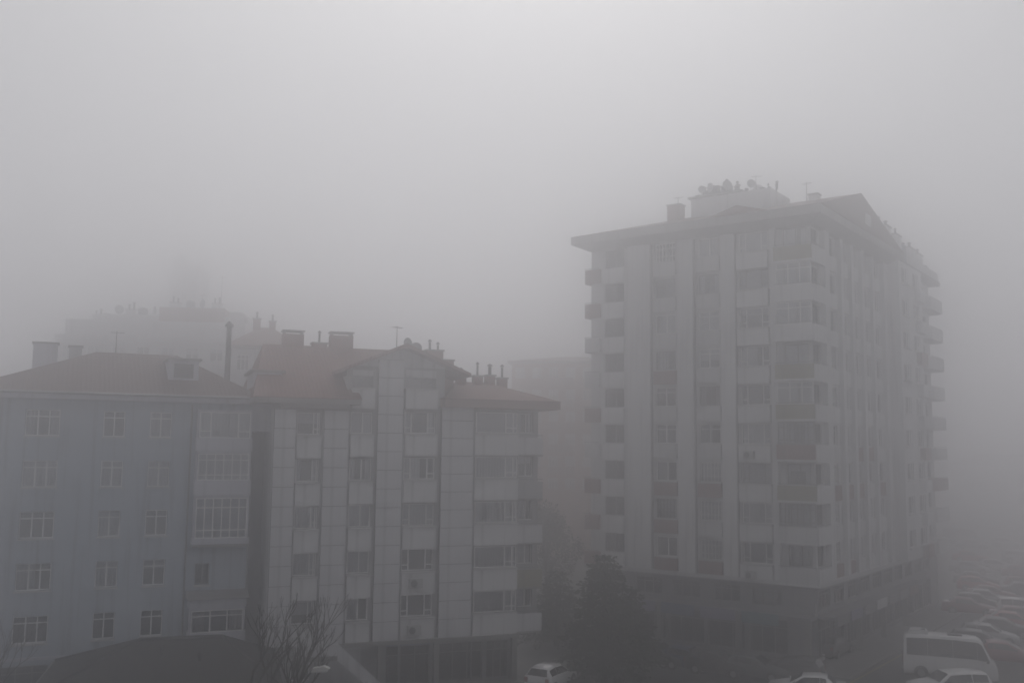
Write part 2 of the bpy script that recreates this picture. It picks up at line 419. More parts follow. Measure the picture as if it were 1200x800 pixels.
F.box('ledge', M['lilac_band'], -14.8, -3.3, -.07, -.002, 2.78, 2.92)
# glazed balcony stack at the right end
def bay(z0, z1, zp0, zp1, style, d=-.75, cur='half'):
    F.box('balcony_parapet', M['lilac_band'], -3.2, -.1, d - .04, 0, zp0, zp1)
    b = MB().box(-3.15, -3.08, d, -.002, zp1, z1).box(-.22, -.15, d, -.002, zp1, z1).box(-3.15, -.15, d, -.002, z1 - .12, z1 - .003)
    F.part('balcony_frame', b, M['lilac_band'])
    window(F, -3.07, -.23, zp1 + .003, z1 - .125, d + .03, style, sill=False, curtain=cur)
bay(14.6, 16.2, 13.85, 14.6, 'side3', cur='full')
bay(12.2, 13.83, 11.35, 12.2, 'bay', cur='full')
bay(9.0, 11.33, 8.62, 8.95, 'bay', cur='none')
F.box('balcony_floor', M['concrete'], -3.2, -.1, -.75, -.002, 8.45, 8.615)
bay(3.75, 5.1, 3.05, 3.75, 'three', cur='sides')
F.box('balcony_parapet', M['lilac_band'], -3.2, -.1, -.79, 0, 5.105, 5.6)
rf = MB().prism([(-1.0, 5.605), (-.004, 5.605), (-.004, 6.0)], 'x', -3.35, .05); F.part('balcony_roof', rf, M['fascia'])
dp = MB().tube([(-3.45, -.08, .3), (-3.45, -.08, 16.5)], .055, 8).tube([(-.02, -.08, .3), (-.02, -.08, 16.5)], .05, 8); F.part('drainpipe', dp, M['frame_d'])
part('eave', MB().box(-15.4, .55, -.6, 11.6, 16.602, 16.9), M['lilac_band'], LB)
part('roof', hip_roof(-15.45, .6, -.65, 11.65, 16.903, (-8.6, 5.5), (-3.9, 5.5), 19.75, .06), M['tile2'], LB)
g = MB().tube([(-15.45, -.72, 16.93), (.6, -.72, 16.93)], .075, 8); part('gutter', g, M['metal'], LB)
chimney_stack(LB, -11.35, 4.2, 18.0, 19.95, 1.3, .9, M['lilac_band'], 0, 'flat')
chimney_stack(LB, -9.75, 5.4, 18.6, 19.95, .7, .6, M['grey'], 0, 'flat')
dm = MB().box(-4.7, -3.0, 1.6, 4.5, 17.6, 19.15); dr = part('dormer', dm, M['lilac_band'], LB)
part('dormer_roof', MB().box(-4.85, -2.85, 1.35, 4.7, 19.152, 19.26), M['frame_d'], dr)
part('dormer_window', MB().box(-4.4, -3.3, 1.54, 1.597, 18.1, 18.95), M['car_glass'], dr)
st = MB().tube([(-.95, 4.5, 17.2), (-.95, 4.5, 21.7)], [.19, .15], 10)
fl = part('flue', st, M['dmetal'], LB)
part('flue_cap', MB().tube([(-.95, 4.5, 21.65), (-.95, 4.5, 21.75), (-.95, 4.5, 22.0)], [.28, .27, .05], 10).tube([(-.95, 4.5, 21.6), (-.95, 4.5, 21.66)], .08, 6), M['dmetal'], fl)
aerial(LB, -7.5, 5.5, 19.6, 1.5)

# ---------------------------------------------------------------- middle building: pale panelled block
MBD = thing('apartment_building', 'pale panelled apartment block with red tiled roofs and gabled centre', 'building', (-13.518, 56.3, 0), R(20))
F = Fac(MBD)
base_d = .5
colsM = dict(A=(1.3, 2.72), B=(4.42, 5.82), Cc=(7.68, 9.72), D=(12.12, 14.95))
sz = dict(A=[14.86, 12.15, 9.47, 6.80, 4.08], B=[14.96, 12.22, 9.51, 6.84, 4.14], Cc=[15.03, 12.29, 9.55, 6.89, 4.22], D=[15.12, 12.38, 9.66, 6.96, 4.30])
sty = dict(A='right', B='twoplain', Cc='side3', D='right')
op = []
for k, (a, b) in colsM.items():
    op += [(a + .04, b - .04, z, z + 1.28) for z in sz[k]]
op += [(4.5, 5.75, 17.7, 18.75), (7.75, 9.65, 17.75, 18.85)]
main_op = [o for o in op if o[3] < 16.6]; top_op = [o for o in op if o[3] > 16.6]
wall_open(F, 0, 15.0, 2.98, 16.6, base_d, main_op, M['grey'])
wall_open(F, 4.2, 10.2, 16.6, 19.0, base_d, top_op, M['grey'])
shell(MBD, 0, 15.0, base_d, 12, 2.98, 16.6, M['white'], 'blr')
shell(MBD, 4.2, 10.2, base_d, 9, 16.6, 18.4, M['white'], 'lr')
for k, (a, b) in colsM.items():
    for i, z in enumerate(sz[k]):
        cur = {('Cc', 4): 'none', ('A', 0): 'blind', ('D', 0): 'blind'}.get((k, i))
        window(F, a + .05, b - .05, z + .005, z + 1.275, base_d + .1 if k != 'D' else .24, sty[k], curtain=cur or ('full' if k == 'D' else None), sill=False)
        F.box('spandrel', M['white2'], a, b, .16, base_d - .002, z - 1.36, z - .12)
        F.box('sill', M['sill'], a - .03, b + .03, .05, base_d + .05, z - .117, z - .035)
        F.box('lintel', M['grey'], a, b, .3, base_d - .002, z + 1.30, z + 1.34)
for a, b, c, e in top_op:
    window(F, a + .01, b - .01, c + .005, e - .005, base_d + .1, 'twoplain', M['frame_d'], sill=False, curtain='none')
    F.box('spandrel', M['white2'], a - .06, b + .06, .16, base_d - .002, c - 1.25, c - .1)
    F.box('sill', M['sill'], a - .09, b + .09, .05, base_d + .05, c - .098, c - .02)
for s0, s1, ztop in ((0, 1.2, 16.3), (2.84, 4.24, 16.3), (6.0, 7.5, 19.4), (9.95, 11.95, 16.9)):
    pil = F.box('pilaster', M['joint'], s0 + .02, s1 - .02, .06, base_d - .003, 2.98, ztop)
    n = round((ztop - 2.98) / 1.085); hh = (ztop - 2.98) / n
    for i in range(n):
        F.shared('panel', (round(s1 - s0, 2), round(hh, 3)), M['white'], -.02, -.06, i * hh + .02, lambda: MB().box(0, s1 - s0, 0, .059, 0, hh - .04), pil)
for s, z in ((8.45, 3.25), (8.5, 5.95)):
    ac = F.box('air_conditioner', M['ac'], s - .4, s + .4, -.16, .158, z, z + .55)
    part('fan_grille', MB().tube([(.26, -.02, .28), (.26, -.003, .28)], .2, 14), M['dmetal'], ac)
dp = MB()
for x in (2.78, 7.58, 12.03): dp.tube([(x, .12, .1), (x, .12, 16.5)], .055, 8)
F.part('drainpipe', dp, M['metal'])
# right wing, set back, with balconies
wing = [(15.35, 16.35, z + .05, z + 1.3) for z in sz['D']]
F2 = Fac(MBD, (0, 1.3))
wall_open(F2, 15.0, 16.7, 2.98, 16.6, 0, wing, M['grey'])
shell(MBD, 15.0, 16.7, 1.3, 11, 2.98, 16.6, M['white'], 'br')
for a, b, c, e in wing: window(F2, a + .01, b - .01, c + .005, e - .005, .1, 'twoplain', sill=False)
for i, z in enumerate(sz['D']):
    F.box('balcony_parapet', M['ochre'] if i == 3 else M['grey'] if i == 1 else M['white'], 14.97, 16.75, .55, .67, z - 1.3, z - .25)
    F.box('balcony_floor', M['concrete'], 14.97, 16.75, .55, 1.298, z - 1.42, z - 1.303)
    F.box('balcony_rail', M['metal'], 14.97, 16.75, .57, .62, z - .12, z - .07)
F.box('slab', M['concrete'], -.05, 15.05, -.02, 12, 2.75, 2.977)
# ground floor
gop = [(7.0, 9.7, .25, 2.5), (10.2, 13.0, .25, 2.5), (13.25, 14.7, .25, 2.5)]
wall_open(F, 5.4, 15.0, 0, 2.748, .9, gop, M['base'])
for a, b, c, e in gop: window(F, a + .01, b - .01, c + .005, e - .005, 1.0, 'shop', M['frame_d'], sill=False, curtain='none', glass=M['shop_glass'], name='shop_window')
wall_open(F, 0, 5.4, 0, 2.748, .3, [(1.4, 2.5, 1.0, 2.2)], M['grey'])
window(F, 1.41, 2.49, 1.005, 2.19, .45, 'twoplain', sill=False, curtain='none')
shell(MBD, 0, 15.0, .9, 11.9, 0, 2.748, M['base'], 'blr')
for s in (6.55, 9.92, 14.85): F.box('column', M['concrete'], s - .16, s + .16, .2, .52, 0, 2.747)
for s0, s1 in ((7.0, 9.7), (10.2, 13.0)): F.box('sign_board', M['sign_blue'] if s0 < 8 else M['base'], s0, s1, .8, .897, 2.5, 2.72)
F.box('step', M['concrete'], 5.4, 15.4, -.2, .897, -.01, .16)
# roofs
part('roof', hip_roof(-1.3, 4.9, -.55, 12.6, 16.92, (-.2, 6.0), (4.4, 6.0), 20.6, .05), M['tile'], MBD)
part('eave', MB().box(-1.27, 4.87, -.52, 12.57, 16.62, 16.917), M['fascia'], MBD)
part('roof', hip_roof(9.9, 17.5, -.6, 12.4, 17.1, (12.3, 4.8), (14.3, 4.8), 18.55, .05), M['tile'], MBD)
part('eave', MB().box(9.93, 17.47, -.57, 12.37, 16.63, 17.097), M['fascia_red'], MBD)
gb = MB()
gx, gz, e0, e1, ze = 7.55, 20.15, 3.6, 11.6, 18.5
for y0, y1 in ((-.45, 11.0),):
    gb.prism([(e0, ze), (gx, gz), (e1, ze), (e1, ze + .22), (gx, gz + .24), (e0, ze + .22)], 'y', y0, y1)
part('roof', gb, M['tile'], MBD)
part('gable', MB().prism([(4.2, 18.405), (10.2, 18.405), (10.2, 19.24), (gx, gz - .02), (4.2, 18.85)], 'y', .52, .8), M['white'], MBD)
part('roof', MB().prism([(3.0, 18.4), (9.0, 18.4), (6, 20.57)], 'x', 3.9, 8.4), M['tile'], MBD)
part('soffit', MB().box(.3, 4.2, -.35, .45, 16.35, 16.617), M['fascia'], MBD)
dw = part('dormer', MB().box(-1.1, .55, 2.0, 6.0, 15.0, 18.5), M['lilac_band'], MBD); part('dormer_roof', MB().box(-1.3, .75, 1.8, 6.1, 18.503, 18.65), M['fascia'], dw)
part('dormer_window', MB().box(-.75, .15, 1.95, 1.997, 17.2, 18.1), M['car_glass'], dw)
part('wall', MB().box(-1.6, -.003, 5.0, 11, 0, 14.997), M['grey'], MBD)
chimney_stack(MBD, 1.65, 6.2, 18.6, 21.3, 1.3, .9, M['chim'], 0, 'slab')
chimney_stack(MBD, 3.35, 6.2, 18.6, 20.75, .9, .8, M['chim'], 1, 'flat')
chimney_stack(MBD, 4.75, 6.2, 18.4, 21.35, 1.45, .9, M['chim'], 0, 'slab')
chimney_stack(MBD, 10.7, 5.0, 18.2, 20.5, 1.1, .8, M['chim'], 2, 'flat')
chimney_stack(MBD, 11.3, 4.0, 17.6, 19.8, .8, .7, M['chim'], 0, 'flat')
for s, y, z in ((12.3, 4.0, 18.0), (13.5, 4.2, 18.2), (14.4, 4.3, 18.25), (15.3, 4.4, 18.0)):
    chimney_stack(MBD, s, y, z - .5, z + .55 + random.uniform(0, .3), .6, .55, M['chim'], 1, 'flat')
aerial(MBD, 7.6, 2.5, 20.25, 1.5, rot=.6)
dish(MBD, 8.15, 2.2, 20.05, .36, .5); dish(MBD, 8.9, 2.6, 19.8, .38, -.4); water_tank(MBD, 8.5, 4.5, 19.75, .42, .75)

# outside staircase in front of the middle building
SR = thing('outdoor_staircase', 'concrete outside staircase with solid sloping balustrade below the pale block', 'staircase', tuple(depth_at(396, 740, 54.0).xy) + (0,), R(20))
n = 15; run, rise = 3.2, 3.2
for i in range(n):
    x = i * run / n; zt_ = rise * (1 - (i + .5) / n); part('step', MB().box(x, x + run / n + .03, .05, 1.245, zt_ - .09 + .002 * (i % 2), zt_), M['concrete'], SR)
for y in (-.1, 1.25):
    part('balustrade', MB().prism([(0, rise - .35), (run + .1, -.0), (run + .25, 0), (run + .25, .5), (0, rise + .5)], 'y', y, y + .14), M['white'], SR)
part('landing', MB().box(-2.2, -.004, -.1, 1.39, 2.85, 3.1), M['concrete'], SR)
part('landing_wall', MB().box(-2.2, -.006, -.1, .02, 3.103, 3.7), M['white'], SR)
part('landing_support', MB().box(-2.1, -1.8, .2, 1.1, 0, 2.847), M['concrete'], SR)

# ---------------------------------------------------------------- tall building
TB = thing('apartment_tower', 'tall pale ten storey apartment block with maroon balconies and shop base', 'building', TO, TA)
F = Fac(TB); LW, LD, D0 = 18.2, 34.0, .4
G = Fac(TB, (LW, 0), PI / 2)
FH = 2.77; Z0 = 5.38; NF = 9
fl_z = [Z0 + FH * i for i in range(NF)]
TZ = Z0 + FH * NF           # 30.31
fcols = [(1.25, 3.0, 'twoplain', 'n'), (5.75, 7.45, 'bars', 'r'), (9.35, 11.0, 'bars', 'r'), (12.6, 14.8, 'side3', 'w'), (15.9, 17.6, 'twoplain', 'n')]
op = [(a, b, z + 1.0, z + 2.42) for z in fl_z for a, b, _, _ in fcols]
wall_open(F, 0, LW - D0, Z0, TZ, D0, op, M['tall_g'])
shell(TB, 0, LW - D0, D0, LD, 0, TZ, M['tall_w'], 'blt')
scols = [(3.9, 5.6, 'bars'), (7.0, 8.3, 'twoplain'), (9.5, 10.9, 'bars'), (12.1, 13.7, 'twoplain'), (15.0, 16.8, 'twoplain')]
op = [(a, b, z + 1.0, z + 2.42) for z in fl_z for a, b, _ in scols]
op += [(a, b, z + 1.0, z + 2.42) for z in fl_z for a, b in ((.8, 2.2), (27.6, 29.3), (30.6, 32.6))]
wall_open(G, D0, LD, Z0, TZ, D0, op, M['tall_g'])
def pick(r_, opts):
    return r_.choice(opts)
rnd = random.Random(3)
for i, z in enumerate(fl_z):
    for a, b, stl, kind in fcols:
        st2 = stl
        if kind == 'r': st2 = rnd.choice(['bars', 'twoplain', 'two', 'bars'])
        bright = M['frame'] if (kind != 'n' and rnd.random() < .8) else M['frame_d']
        window(F, a + .01, b - .01, z + 1.005, z + 2.415, D0 + .1, st2, bright, sill=False, curtain='full' if a < 5 and i % 4 else None)
        if kind == 'w':
            F.box('spandrel', M['tall_w'], a - .08, b + .08, .05, D0 - .003, z - .28, z + .88)
            F.box('sill', M['sill'], a - .1, b + .1, -.04, D0 + .05, z + .883, z + .97)
        elif kind == 'r':
            F.box('spandrel', M['maroon'] if rnd.random() < (.6 if i < 4 else .25) else M['tall_g'], a - .1, b + .1, .2, D0 - .003, z - .1, z + .9)
            F.box('sill', M['sill'], a - .1, b + .1, .16, D0 + .05, z + .903, z + .97)
        elif a < 5:
            F.box('spandrel', M['tall_w'], a - .05, b + .05, .15, D0 - .003, z - .3, z + .9)
    # corner balcony: dark parapets wrapping the near corner
    pm = rnd.choice([M['maroon'], M['maroon'], M['ochre'], M['tall_g']]) if i < 6 else rnd.choice([M['tall_w'], M['tall_g'], M['ochre']])
    F.box('balcony_parapet', pm, 15.5, LW + .02, -.42, -.3, z - .05, z + .95)
    F.box('balcony_floor', M['tall_w'], 15.5, LW + .02, -.42, D0 - .003, z - .2, z - .053)
    F.box('balcony_rail', M['metal'], 15.5, LW + .02, -.4, -.34, z + 1.05, z + 1.1)
    G.box('balcony_parapet', M['tall_w'], -.3, 2.35, -.1, .02, z - .25, z + .95)
    G.box('balcony_rail', M['metal'], -.3, 2.35, -.08, -.03, z + 1.05, z + 1.1)
    if i in (1, 3, 4, 6, 7):
        window(F, 15.6, LW - .05, z + .96, z + 2.52, -.37, rnd.choice(['bay', 'two', 'three']), M['frame'] if rnd.random() < .4 else M['frame_d'], sill=False, curtain=rnd.choice(['none', 'half', 'sides']))
    if i in (0, 3):
        ac = F.box('air_conditioner', M['ac'], 13.0 + .5 * (i % 3), 13.75 + .5 * (i % 3), -.3, .047, z - .05, z + .5)
        part('fan_grille', MB().tube([(.26, -.02, .28), (.26, -.003, .28)], .2, 14), M['dmetal'], ac)
    # balcony on the far left corner
    pl = M['maroon'] if i in (0, 1, 2) else rnd.choice([M['tall_g'], M['maroon']])
    lb = MB().prism([(-.55, .3), (-.4, .12), (.9, .12), (.9, 3.4), (-.4, 3.4), (-.55, 3.2)], 'z', z - .15, z + .95)
    F.part('balcony', lb, pl)
    F.box('balcony_rail', M['metal'], -.5, .85, .14, .19, z + 1.02, z + 1.07)
    # side face
    for a, b, stl in scols:
        window(G, a + .01, b - .01, z + 1.005, z + 2.415, D0 + .1, stl if rnd.random() < .5 else 'two', M['frame'] if rnd.random() < .7 else M['frame_d'], sill=False)
        G.box('spandrel', rnd.choice([M['tall_w'], M['tall_w'], M['tall_g'], M['maroon']]) if i < 4 else M['tall_w'], a - .08, b + .08, .18, D0 - .003, z - .2, z + .88)
    for a, b in ((.8, 2.2), (27.6, 29.3), (30.6, 32.6)): window(G, a + .01, b - .01, z + 1.005, z + 2.415, D0 + .1, 'twoplain', M['frame_d'], sill=False)
    fb = MB().prism([(28.0, D0 - .004), (28.0, -.4), (28.7, -1.05), (33.0, -1.05), (33.8, -.45), (33.8, D0 - .004)], 'z', z - .15, z + .95)
    G.part('balcony', fb, rnd.choice([M['tall_g'], M['tall_w'], M['maroon'] if i < 3 else M['tall_g']]))
    bl = MB().prism([(23.6, -.904), (23.6, -1.35), (25.6, -1.35), (25.9, -.904)], 'z', z - .12, z + .92); G.part('balcony', bl, M['tall_w'] if i % 3 else M['maroon'])
    G.box('balcony_rail', M['metal'], 28.5, 33.2, -.98, -.93, z + 1.02, z + 1.07)
for s0, s1 in ((3.55, 5.5), (7.8, 9.1), (11.3, 12.4), (15.05, 15.45)):
    F.box('pilaster', M['tall_w'], s0, s1, 0, D0 - .003, Z0, TZ)
dp = MB()
for x in (5.62, 9.2, 12.48): dp.tube([(x, .1, Z0), (x, .1, TZ - .4)], .06, 8)
F.part('drainpipe', dp, M['frame_d'])
for s0, s1 in ((2.5, 3.5), (6.1, 6.7), (8.6, 9.2), (11.2, 11.8), (14.0, 14.6), (17.3, 18.3)):
    G.box('pilaster', M['tall_w'], s0, s1, 0, D0 - .003, Z0, TZ)
# projecting bay on the side face
BO = [(a, b, z + 1.0, z + 2.45) for z in fl_z for a, b in ((19.2, 21.4), (22.8, 25.0))]
GB = Fac(TB, (LW + .9, 0), PI / 2)
wall_open(GB, 18.5, 26.0, Z0, TZ, 0, BO, M['tall_w'])
G.part('wall', MB().face([(18.5, -.9, Z0), (18.5, D0, Z0), (18.5, D0, TZ), (18.5, -.9, TZ)]).face([(26, -.9, Z0), (26, D0, Z0), (26, D0, TZ), (26, -.9, TZ)]).face([(18.5, -.9, Z0), (26, -.9, Z0), (26, D0, Z0), (18.5, D0, Z0)]), M['tall_w'])
for a, b, c, e in BO: window(GB, a + .01, b - .01, c + .005, e - .005, .1, 'side3', sill=True)
# base: mezzanine band and shops
F.box('slab', M['tall_g'], -.3, LW + .1, -.1, D0 + .3, Z0 - .28, Z0 - .003)
G.box('slab', M['tall_g'], .72, LD, -.1, D0 + .3, Z0 - .28, Z0 - .003)
mop = [(a, a + 2.2, 3.55, 4.75) for a in (.8, 3.9, 7.0, 10.1, 13.2)]
sop = [(a, a + 2.8, .35, 2.7) for a in (.5, 3.6, 6.7, 9.8, 12.9)]
wall_open(F, 0, LW - D0, 0, Z0 - .283, D0 + .1, mop + sop, M['base'])
mop2 = [(1.2 + 3.1 * k, 3.4 + 3.1 * k, 3.55, 4.75) for k in range(10)]; sop2 = [(.9 + 3.1 * k, 3.6 + 3.1 * k, .35, 2.7) for k in range(10)]
wall_open(G, D0, LD, 0, Z0 - .283, D0 + .1, mop2 + sop2, M['base'])
for fac, mm, ss in ((F, mop, sop), (G, mop2, sop2)):
    for a, b, c, e in mm: window(fac, a + .01, b - .01, c + .005, e - .005, D0 + .2, 'shop', M['frame_d'], sill=False, curtain=rnd.choice(['none', 'blind', 'half']))
    for a, b, c, e in ss: window(fac, a + .01, b - .01, c + .005, e - .005, D0 + .2, 'shop', M['frame_d'], sill=False, curtain='none', glass=M['shop_glass'], name='shop_window')
F.box('canopy', M['base'], -.2, LW - .4, -.9, D0 + .097, 3.0, 3.2)
G.box('canopy', M['base'], .6, 25, -.7, D0 + .097, 3.0, 3.2)
for k, (a, mt) in enumerate(((.6, 'base'), (3.7, 'sign_lilac'), (6.8, 'sign_blue'), (9.9, 'sign_lilac'), (13.0, 'sign_teal'))):
    F.box('sign_board', M[mt], a, a + 2.6, -.98, -.903, 2.5, 3.25)
for k, mt in enumerate(('base', 'sign_lilac', 'base', 'white2', 'base', 'base', 'maroon')):
    G.box('sign_board', M[mt], 1.0 + 3.1 * k, 3.5 + 3.1 * k, -.78, -.703, 2.55, 3.22)
for s in (0.2, 6.5, 12.6, 17.5): F.box('column', M['concrete'], s - .18, s + .18, -.75, -.39, .1, 2.998)
for s in (6.9, 13.1, 19.3): G.box('column', M['concrete'], s - .18, s + .18, -.55, -.2, .1, 2.998)
# roof: deep eave, gable towards the side face, hip at the far left
def cornice(x0, x1, y0, y1, X0, X1, Y0, Y1, za, zb, zc):
    m = MB(); lp_ = [[(x0, y0, za), (x1, y0, za), (x1, y1, za), (x0, y1, za)], [(X0, Y0, zb), (X1, Y0, zb), (X1, Y1, zb), (X0, Y1, zb)], [(X0, Y0, zc), (X1, Y0, zc), (X1, Y1, zc), (X0, Y1, zc)]]
    for a, b in zip(lp_, lp_[1:]):
        for i in range(4): m.face([a[i], a[(i + 1) % 4], b[(i + 1) % 4], b[i]])
    m.face(lp_[0][::-1]); m.face(lp_[2]); return m
part('eave', cornice(-.02, LW + .02, -.02, 19.9, -.95, LW + 1.0, -1.2, 20.0, TZ - .32, TZ + .1, TZ + .72), M['fascia'], TB)
part('eave', MB().box(-1.0, LW + .6, 20.003, LD + .6, TZ + .006, TZ + .4), M['fascia'], TB)
rz, ry, eb = 33.75, 8.1, TZ + .725
rm = MB(); a0, a1, a2, a3 = (-1.0, -1.25, eb), (LW + 1.05, -1.25, eb), (LW + 1.05, 20.0, eb), (-1.0, 20.0, eb); q0, q1 = (5.5, ry, rz), (LW + 1.05, ry, rz)
rm.face([a0, a1, q1, q0]); rm.face([a2, a3, q0, q1]); rm.face([a3, a0, q0]); rm.face([a1, a2, q1]); rm.face([a3, a2, a1, a0])
part('roof', rm, M['tile2'], TB)
part('gable_window', MB().box(LW + 1.05, LW + 1.09, 8.7, 10.3, 31.5, 32.4), M['car_glass'], TB)
part('gable', MB().prism([(10.9, eb + .1), (15.3, eb + .1), (13.1, 31.75)], 'y', -1.1, 5), M['tile'], TB)
# rooftop blocks
pb = part('lift_house', MB().box(6.5, 13.2, 5.2, 9.4, 31.5, 34.45), M['tall_w'], TB)
part('lift_house_roof', MB().box(6.3, 11.0, 5.0, 9.6, 34.453, 34.6), M['concrete'], pb)
rk = random.Random(5)
for k in range(26):
    x = 6.7 + k * .27; zb = 34.603 if x < 10.9 else 34.453
    h = rk.uniform(.45, .85) + (.35 * math.exp(-((x - 8.9) / .8) ** 2)) if 6.9 < x < 10.3 else rk.uniform(.15, .5)
    y = 5.35 + rk.uniform(0, 1.2); r_ = rk.uniform(.07, .2)
    if rk.random() < .6:
        m = MB().tube([(x, y, zb), (x, y, zb + h)], r_ * .7, 8); m.tube([(x, y, zb + h + .05), (x, y, zb + h + .1), (x, y, zb + h + .2)], [r_ * 1.2, r_ * 1.2, .02], 8); m.tube([(x, y, zb + h), (x, y, zb + h + .06)], .02, 4)
    else:
        m = MB().box(x - r_, x + r_, y - r_, y + r_, zb, zb + h * .8); m.box(x - r_ * 1.3, x + r_ * 1.3, y - r_ * 1.3, y + r_ * 1.3, zb + h * .8 + .002, zb + h * .8 + .07)
    part('chimney_pot', m, M['dmetal'], TB)
for x, y, z, r_, ro in ((7.4, 5.25, 34.6, .3, .7), (8.3, 5.2, 34.6, .38, -.5), (9.6, 5.2, 34.6, .42, .9), (11.6, 5.3, 34.45, .34, .6)):
    dish(TB, x, y, z, r_, ro, .55)
water_tank(TB, 8.9, 6.9, 34.6, .5, .95); water_tank(TB, 7.8, 7.1, 34.6, .45, .8)
aerial(TB, 11.9, 5.6, 34.45, 1.25, rot=.4); aerial(TB, 15.6, 6.5, 32.9, 1.9, rot=-.3); aerial(TB, 5.2, 5.5, 34.0, .9)
m = MB().prism([(11.2, 34.455), (12.6, 34.455), (12.1, 35.0), (11.7, 35.1)], 'y', 6.0, 6.8); part('roof_vent', m, M['tall_g'], TB)
chimney_stack(TB, 5.0, 5.5, 31.9, 34.15, 1.15, .9, M['chim'], 0, 'flat')
chimney_stack(TB, 15.9, 7.4, 32.4, 33.9, .7, .7, M['tall_w'], 0, 'flat')
for y, w, h, kind in ((13.2, 1.3, 2.5, 'c'), (16.4, 1.2, 2.6, 't'), (18.6, 1.4, 2.2, 'c'), (21.6, 1.7, 2.3, 'c'), (23.9, 1.4, 2.3, 't'), (26.2, 2.0, 1.9, 'c'), (29.0, 1.6, 1.8, 'c'), (31.6, 1.2, 1.5, 't')):
    z = TZ + .73 if y < 20 else TZ + .41
    if kind == 'c': chimney_stack(TB, LW - .35, y, z, z + h, 1.1, w, M['tall_w'], 2, 'flat')
    else: water_tank(TB, LW - .4, y, z, .6, h * .8)
    dish(TB, LW - .3, y + 1.2, z, .4, 1.2 + y % 1, .8)
part('parapet', MB().box(LW - .2, LW + .5, 24, LD + .4, TZ + .403, TZ + 1.2), M['tall_w'], TB)

# ---------------------------------------------------------------- background buildings
def block(name, label, px0, px1, pytop, dist, rot, depth, wallm, roofm, floors_visible=6, ncol=6, roofh=1.5, base=0.0, fh=2.9, style='hip', wname='building', steps=()):
    p0, p1 = depth_at(px0, pytop, dist), depth_at(px1, pytop, dist)
    w = (p1 - p0).length / max(.3, math.cos(rot)) ; zt = p0.z
    t = thing(name, label, wname, (p0.x, p0.y, 0), rot)
    f = Fac(t); pitch = w / ncol; ops = []
    zz = zt - fh
    rows = []
    for k in range(floors_visible):
        if zz > .5: rows.append(zz)
        zz -= fh
    for z in rows:
        for c in range(ncol): ops.append((c * pitch + pitch * .22, c * pitch + pitch * .78, z + .95, z + 2.35))
    wall_open(f, 0, w, base, zt, 0, ops, wallm); shell(t, 0, w, 0, depth, base, zt, wallm)
    for a, b, c, e in ops: window(f, a + .01, b - .01, c + .005, e - .005, .1, random.choice(['two', 'three', 'twoplain']), sill=False)
    if style == 'hip':
        part('eave', MB().box(-.5, w + .5, -.5, depth + .5, zt + .003, zt + .25), M['fascia'], t)
        part('roof', hip_roof(-.55, w + .55, -.55, depth + .55, zt + .253, (min(w * .4, depth / 2), depth / 2), (max(w * .6, w - depth / 2), depth / 2), zt + roofh, .05), roofm, t)
    else:
        part('parapet', MB().box(-.15, w + .15, -.15, depth + .15, zt + .003, zt + .6), wallm, t)
    return t, f, w, zt
# far stepped block behind the lilac building
t, f, w, zt = block('apartment_building', 'hazy grey stepped apartment block far behind the lilac block', 66, 290, 398, 103, R(6), 14, M['tall_w'], M['tile2'], 3, 8, style='flat')
sx = w / 224
part('upper_storey', MB().box(3 * sx * 2.5, w - 2 * sx * 5, .5, 12, zt + .603, zt + 2.3), M['tall_w'], t)
part('upper_storey', MB().box(12 * sx * 3, w - 3 * sx * 10, 1.0, 11, zt + 2.303, zt + 3.0), M['tall_w'], t)
part('roof_room', MB().box(w * .5, w * .84, .9, 9, zt + .62, zt + 3.9), M['pinkish'], t)
part('roof_room', MB().box(w * .86, w * .93, 1.5, 8, zt + 2.303, zt + 3.6), M['tall_g'], t)
for k, u_ in enumerate((.16, .2, .27, .33, .39, .45, .56, .64, .7, .78, .92)):
    zb = zt + (3.9 if .5 < u_ < .84 else 3.0 if .2 < u_ < .8 else 2.3)
    if k % 3 == 0: chimney_stack(t, w * u_, 3, zb - .1, zb + .7, 1.0, .8, M['tall_g'], 2, 'flat')
    elif k % 3 == 1: water_tank(t, w * u_, 3, zb, .5, .9)
    else: dish(t, w * u_, 2.5, zb, .5, .3 * k, .7)
aerial(t, w * .80, 3, zt + 3.9, 4.0, rot=.3); aerial(t, w * .7, 3, zt + 3.9, 1.8)
# house with a tiled roof just behind the middle block
t, f, w, zt = block('apartment_building', 'hazy pale house with red tiled roof behind the pale panelled block', 272, 345, 408, 88, R(14), 9, M['white'], M['tile'], 3, 3, 2.5)
chimney_stack(t, w * .35, 4, zt + 1.6, zt + 3.2, .7, .6, M['chim'], 1, 'flat'); chimney_stack(t, w * .6, 4, zt + 1.6, zt + 3.0, .6, .6, M['chim'], 1, 'flat')
# dim red-brown block between the two big blocks
t, f, w, zt = block('apartment_building', 'dim red brown apartment block in the gap between the big blocks', 600, 716, 426, 131, R(-12), 12, M['brick'], M['tile'], 6, 6, 1.4)
for k in range(5):
    f.box('balcony_parapet', M['maroon'], w * .38, w * .62, -1.0, -.002, zt - 2.9 * (k + 1), zt - 2.9 * (k + 1) + .95)
# very faint tower
t, f, w, zt = block('tower_block', 'barely visible tall building far off above the hazy roofs', 200, 232, 316, 156, R(4), 8, M['tall_w'], M['tile2'], 3, 3, style='flat')
part('lift_house', MB().box(.2, w * .45, 1, 5, zt + .603, zt + 2.4), M['tall_w'], t)
# far end of the street
t, f, w, zt = block('apartment_building', 'faint pale building at the foggy far end of the street', 1118, 1260, 545, 205, R(-14), 14, M['tall_w'], M['tile2'], 4, 7, 2.5)

